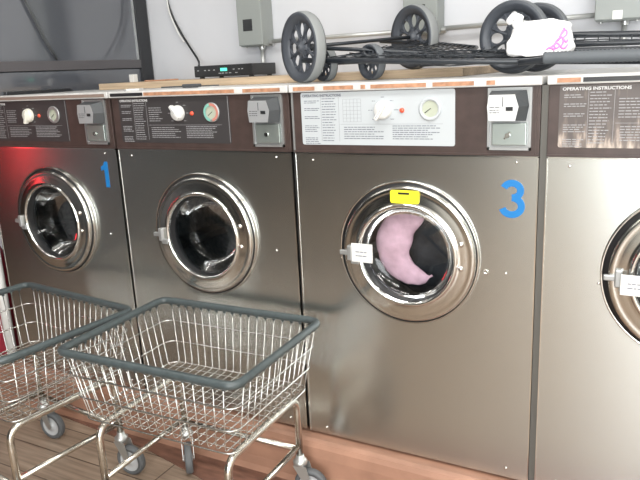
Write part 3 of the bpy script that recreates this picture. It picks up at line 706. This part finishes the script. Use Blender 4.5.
# ------------------------------------------------------------------ laundry carts (wire baskets on wheels)
def laundry_cart(label, cx, cy, rz, swiv, fx1=.243):
    t = thing('laundry_cart', label, 'laundry cart', (cx, cy, 0), 'wire laundry carts', rz)
    RX, RY, RZ = .289, .220, .552; BX, BY, BZ = .250, .195, .350
    def ring(f, off=0):
        return RX+(BX-RX)*f+off, RY+(BY-RY)*f+off, RZ+(BZ-RZ)*f
    def loop(x, y, z, r): return fillet([(x, y, z), (-x, y, z), (-x, -y, z), (x, -y, z)], r, 6, True)
    bm = B(); tube(bm, loop(RX, RY, RZ, .035), .0112, 12, True)
    # vinyl bumps under the rim where the wires are hooked
    rimo = finish('rim', bm, M['rim'], t)
    NXW, NYW = 18, 13
    for s in (-1, 1):
        bm = B()
        for k in range(NXW):
            u = -1+2*(k+.5)/NXW; lathe(bm, [(.0, -.006), (.005, -.004), (.006, .004), (0, .010)], (u*(RX-.02), s*(RY-.002), RZ-.011), (0, 0, 1), 8)
        finish('rim_bumps', bm, M['rim'], rimo)
        bm = B()
        for k in range(NYW):
            u = -1+2*(k+.5)/NYW; lathe(bm, [(.0, -.006), (.005, -.004), (.006, .004), (0, .010)], (s*(RX-.002), u*(RY-.02), RZ-.011), (0, 0, 1), 8)
        finish('rim_bumps', bm, M['rim'], rimo)
    for k, (f, off) in enumerate(((.33, .003), (.66, .003), (1.0, .003))):
        x, y, z = ring(f, off); bm = B(); tube(bm, loop(x, y, z, .04), .0024, 8, True); finish('hoop', bm, M['wire'], t)
    x, y, z = ring(1, -.012)
    bm = B(); r = .0015
    for k in range(NXW):
        u = -1+2*(k+.5)/NXW; xr, xb = u*(RX-.02), u*(BX-.012)
        pts = [(xr, RY, RZ-.008), (xb, BY, BZ+.001), (xb, -BY, BZ+.001), (xr, -RY, RZ-.008)]
        tube(bm, fillet(pts, .014, 4), r, 6)
    finish('cross_wires', bm, M['wire'], t)
    bm = B()
    for k in range(NYW):
        u = -1+2*(k+.5)/NYW; yr, yb = u*(RY-.02), u*(BY-.012)
        pts = [(RX, yr, RZ-.008), (BX, yb, BZ-.002), (-BX, yb, BZ-.002), (-RX, yr, RZ-.008)]
        tube(bm, fillet(pts, .014, 4), r, 6)
    finish('long_wires', bm, M['wire'], t)
    # frame: two bent side tubes, lower bars
    fx0, fyf, fyr, ft = -.190, -.207, .149, BZ-.014
    for x in (fx0, fx1):
        bm = B(); tube(bm, fillet([(x, fyf, .128), (x, fyf, ft), (x, fyr, ft), (x, fyr, .128)], .045, 8), .0105, 14)
        s = finish('side_frame', bm, M['tube'], t)
        bm = B(); tube(bm, [(x, fyf+.005, .178), (x, fyr-.004, .178)], .0085, 12); finish('side_bar', bm, M['tube'], s)
    bm = B(); tube(bm, [(fx0, fyr, .165), (fx1, fyr, .165)], .0085, 12); finish('rear_bar', bm, M['tube'], t)
    bm = B(); tube(bm, [(fx0, fyf, .150), (fx1, fyf, .150)], .0085, 12); finish('front_bar', bm, M['tube'], t)
    for (x, y), sw in zip(((fx0, fyf), (fx1, fyf), (fx0, fyr), (fx1, fyr)), swiv):
        c = bpy.data.objects.new('caster', None)
        d = Vector((math.cos(sw), math.sin(sw), 0)); n = Vector((-d.y, d.x, 0)); wc = Vector((x, y, 0)) + d*.030; R = .051
        bm = B(); lathe(bm, [(0, .0), (.015, .0), (.021, .006), (.022, .016), (.017, .022), (.013, .024), (.012, .036), (0, .036)], (x, y, .112), (0, 0, 1), 24)
        for s in (-1, 1):
            q = n*s*.0165; a = Vector((x, y, .118)); 
            pl_ = [a-d*.018, a+d*.022, wc+Vector((0, 0, R))+d*.011, wc+Vector((0, 0, R-.012)), wc+Vector((0, 0, R))-d*.011]
            pl_[0].z = pl_[1].z = .118
            A = [bm.verts.new(p+q) for p in pl_]; C_ = [bm.verts.new(p+q+n*s*.0022) for p in pl_]
            bm.faces.new(A); bm.faces.new(C_[::-1])
            for k in range(5): bm.faces.new([A[k], A[(k+1) % 5], C_[(k+1) % 5], C_[k]])
        cf = finish('caster', bm, M['zinc'], t)
        bm = B(); lathe(bm, [(R*.70, .011), (R*.9, .012), (R*.98, .009), (R, .004), (R, -.004), (R*.98, -.009), (R*.9, -.012), (R*.70, -.011)], wc+Vector((0, 0, R)), n, 40, closed=True)
        wo = finish('caster_wheel', bm, M['tread'], cf)
        bm = B(); lathe(bm, [(0, .014), (R*.2, .014), (R*.25, .010), (R*.45, .007), (R*.66, .009), (R*.71, .011), (R*.71, -.011), (R*.66, -.009), (R*.45, -.007), (R*.25, -.010), (R*.2, -.014), (0, -.014)], wc+Vector((0, 0, R)), n, 32); finish('caster_hub', bm, M['hub'], cf)
    return t
rad = math.radians
laundry_cart('chrome wire laundry cart in front, in full view before the washers', -.196, -.277, rad(1.6), (rad(10), rad(30), rad(-50), rad(10)), .236)
laundry_cart('chrome wire laundry cart at left, cut by the picture edge', -.826, -.366, rad(-6.5), (rad(20), rad(-30), rad(12), rad(12)))

# white pipe by the left end of the row
bm = B(); tube(bm, [(-1.425, .01, .0), (-1.425, .01, .75)], .02, 16)
tag(finish('standpipe', bm, M['white']), 'white vertical pipe at the left end of the washers', 'pipe')
bm = B(); lathe(bm, [(0, 0), (.05, 0), (.06, .02), (.06, .42), (.04, .47), (0, .48)], (-1.52, .05, ZB), (0, 0, 1), 24)
tag(finish('red_bottle', bm, M['redpipe']), 'dark red container at far left behind the white pipe', 'container')

# ------------------------------------------------------------------ the rest of the room (seen in reflections); the dryers are added to darken them
def added_dryer_bank():  # unseen row added so the left washers' steel reflects something dark
    for k in range(4):
        y0 = -4.4+k*.80
        t = thing('added_dryer', 'unseen dark round-door dryer added along the left wall to darken the steel reflections', 'dryer', (-2.92, y0, 0), 'dark dryers added along the left wall')
        bm = B(); box(bm, -.35, .30, 0, .77, 0, 1.9, .01); finish('cabinet', bm, M['darkgrey'], t)
        bm = B(); lathe(bm, [(.24, 0), (.24, .03), (.18, .04), (.17, .01), (0, .01)], (.30, .385, 1.1), (1, 0, 0), 40); finish('door', bm, M['gasket'], t)
added_dryer_bank()
for k in range(2):  # dark pair added out of view, dims what the steel fronts mirror
    t = thing('added_dryer', 'unseen dark dryer added at the far wall to darken the steel reflections, %s one of two' % ('left', 'right')[k], 'dryer', (-2.0+k*.8, -4.25, 0), 'dark dryers added at the far wall')
    bm = B(); box(bm, 0, .77, -.33, .32, 0, 1.9, .01); finish('cabinet', bm, M['darkgrey'], t)
    bm = B(); lathe(bm, [(.24, 0), (.24, .03), (.18, .04), (.17, .01), (0, .01)], (.385, .32, 1.1), (0, 1, 0), 40); finish('door', bm, M['gasket'], t)
rs = thing('light_sign', 'red glowing vertical light sign on a post beside the added dryers', 'sign', (-2.62, -1.14, 0))
bm = B(); box(bm, -.03, .0, -.05, .05, 0, 1.36, .005); finish('sign_case', bm, M['black'], rs)
bm = B(); box(bm, .0, .006, -.02, .02, .72, 1.32); finish('sign_face', bm, M['redglow'], rs)

def lamp(x, y, sx, sy, power, col=(1, .985, .95)):
    t = thing('ceiling_light', 'long white fluorescent ceiling light of the laundromat', 'ceiling light', (x, y, 2.7), 'fluorescent ceiling lights')
    bm = B(); box(bm, -sx/2-.03, sx/2+.03, -sy/2-.03, sy/2+.03, -.05, 0, .005); finish('housing', bm, M['white'], t)
    ld = bpy.data.lights.new('tube_light', 'AREA'); ld.shape = 'RECTANGLE'; ld.size = sx; ld.size_y = sy; ld.energy = power; ld.color = col
    lo = bpy.data.objects.new('tube_light', ld); COL.objects.link(lo); lo.location = (x, y, 2.64)
lamp(.3, -.75, 1.3, .30, 20); lamp(2.2, -.75, 1.3, .30, 30); lamp(-1.8, -.75, 1.3, .30, 8)
lamp(.8, -2.9, 1.3, .30, 42); lamp(2.5, -2.9, 1.3, .30, 46)
# daylight through the shop window behind the camera, to the right
bm = B()
for a, b in ((.6, 2.0), (2.05, 3.45)):
    box(bm, a, a+.05, -4.59, -4.55, .4, 2.3); box(bm, b-.05, b, -4.59, -4.55, .4, 2.3); box(bm, a, b, -4.59, -4.55, .4, .45); box(bm, a, b, -4.59, -4.55, 2.25, 2.3)
struct(finish('window_1', bm, M['silver']))
ld = bpy.data.lights.new('window_daylight', 'AREA'); ld.shape = 'RECTANGLE'; ld.size = 2.75; ld.size_y = 1.8; ld.energy = 135; ld.color = (.93, .97, 1)
lo = bpy.data.objects.new('window_daylight', ld); COL.objects.link(lo); lo.location = (2.03, -4.54, 1.35); lo.rotation_euler = (PI/2, 0, 0)

# world
w = bpy.data.worlds.new('world'); SC.world = w; w.use_nodes = True; w.node_tree.nodes['Background'].inputs[0].default_value = (.8, .85, .9, 1); w.node_tree.nodes['Background'].inputs[1].default_value = .15

# ------------------------------------------------------------------ camera (solved from the photograph)
CP = (0.9698, -1.6214, 1.2579); yaw, pitch, roll, fpx = -.5054, -.2512, -.0485, 664.57
cy, sy, cp, sp, cr, sr = math.cos(yaw), math.sin(yaw), math.cos(pitch), math.sin(pitch), math.cos(roll), math.sin(roll)
fw = Vector((sy*cp, cy*cp, sp)); rt = Vector((cy, -sy, 0)); up = rt.cross(fw)
r2 = rt*cr + up*sr; u2 = -rt*sr + up*cr
cam = bpy.data.cameras.new('camera'); cam.sensor_fit = 'HORIZONTAL'; cam.sensor_width = 36; cam.lens = 36*fpx/640; cam.clip_start = .02
co = bpy.data.objects.new('camera', cam); COL.objects.link(co)
co.matrix_world = Matrix(((r2.x, u2.x, -fw.x, CP[0]), (r2.y, u2.y, -fw.y, CP[1]), (r2.z, u2.z, -fw.z, CP[2]), (0, 0, 0, 1)))
SC.camera = co
SC.view_settings.view_transform = 'Standard'; SC.view_settings.look = 'None'; SC.view_settings.gamma = 1; SC.view_settings.exposure = 0.27
SC.view_settings.use_curve_mapping = False
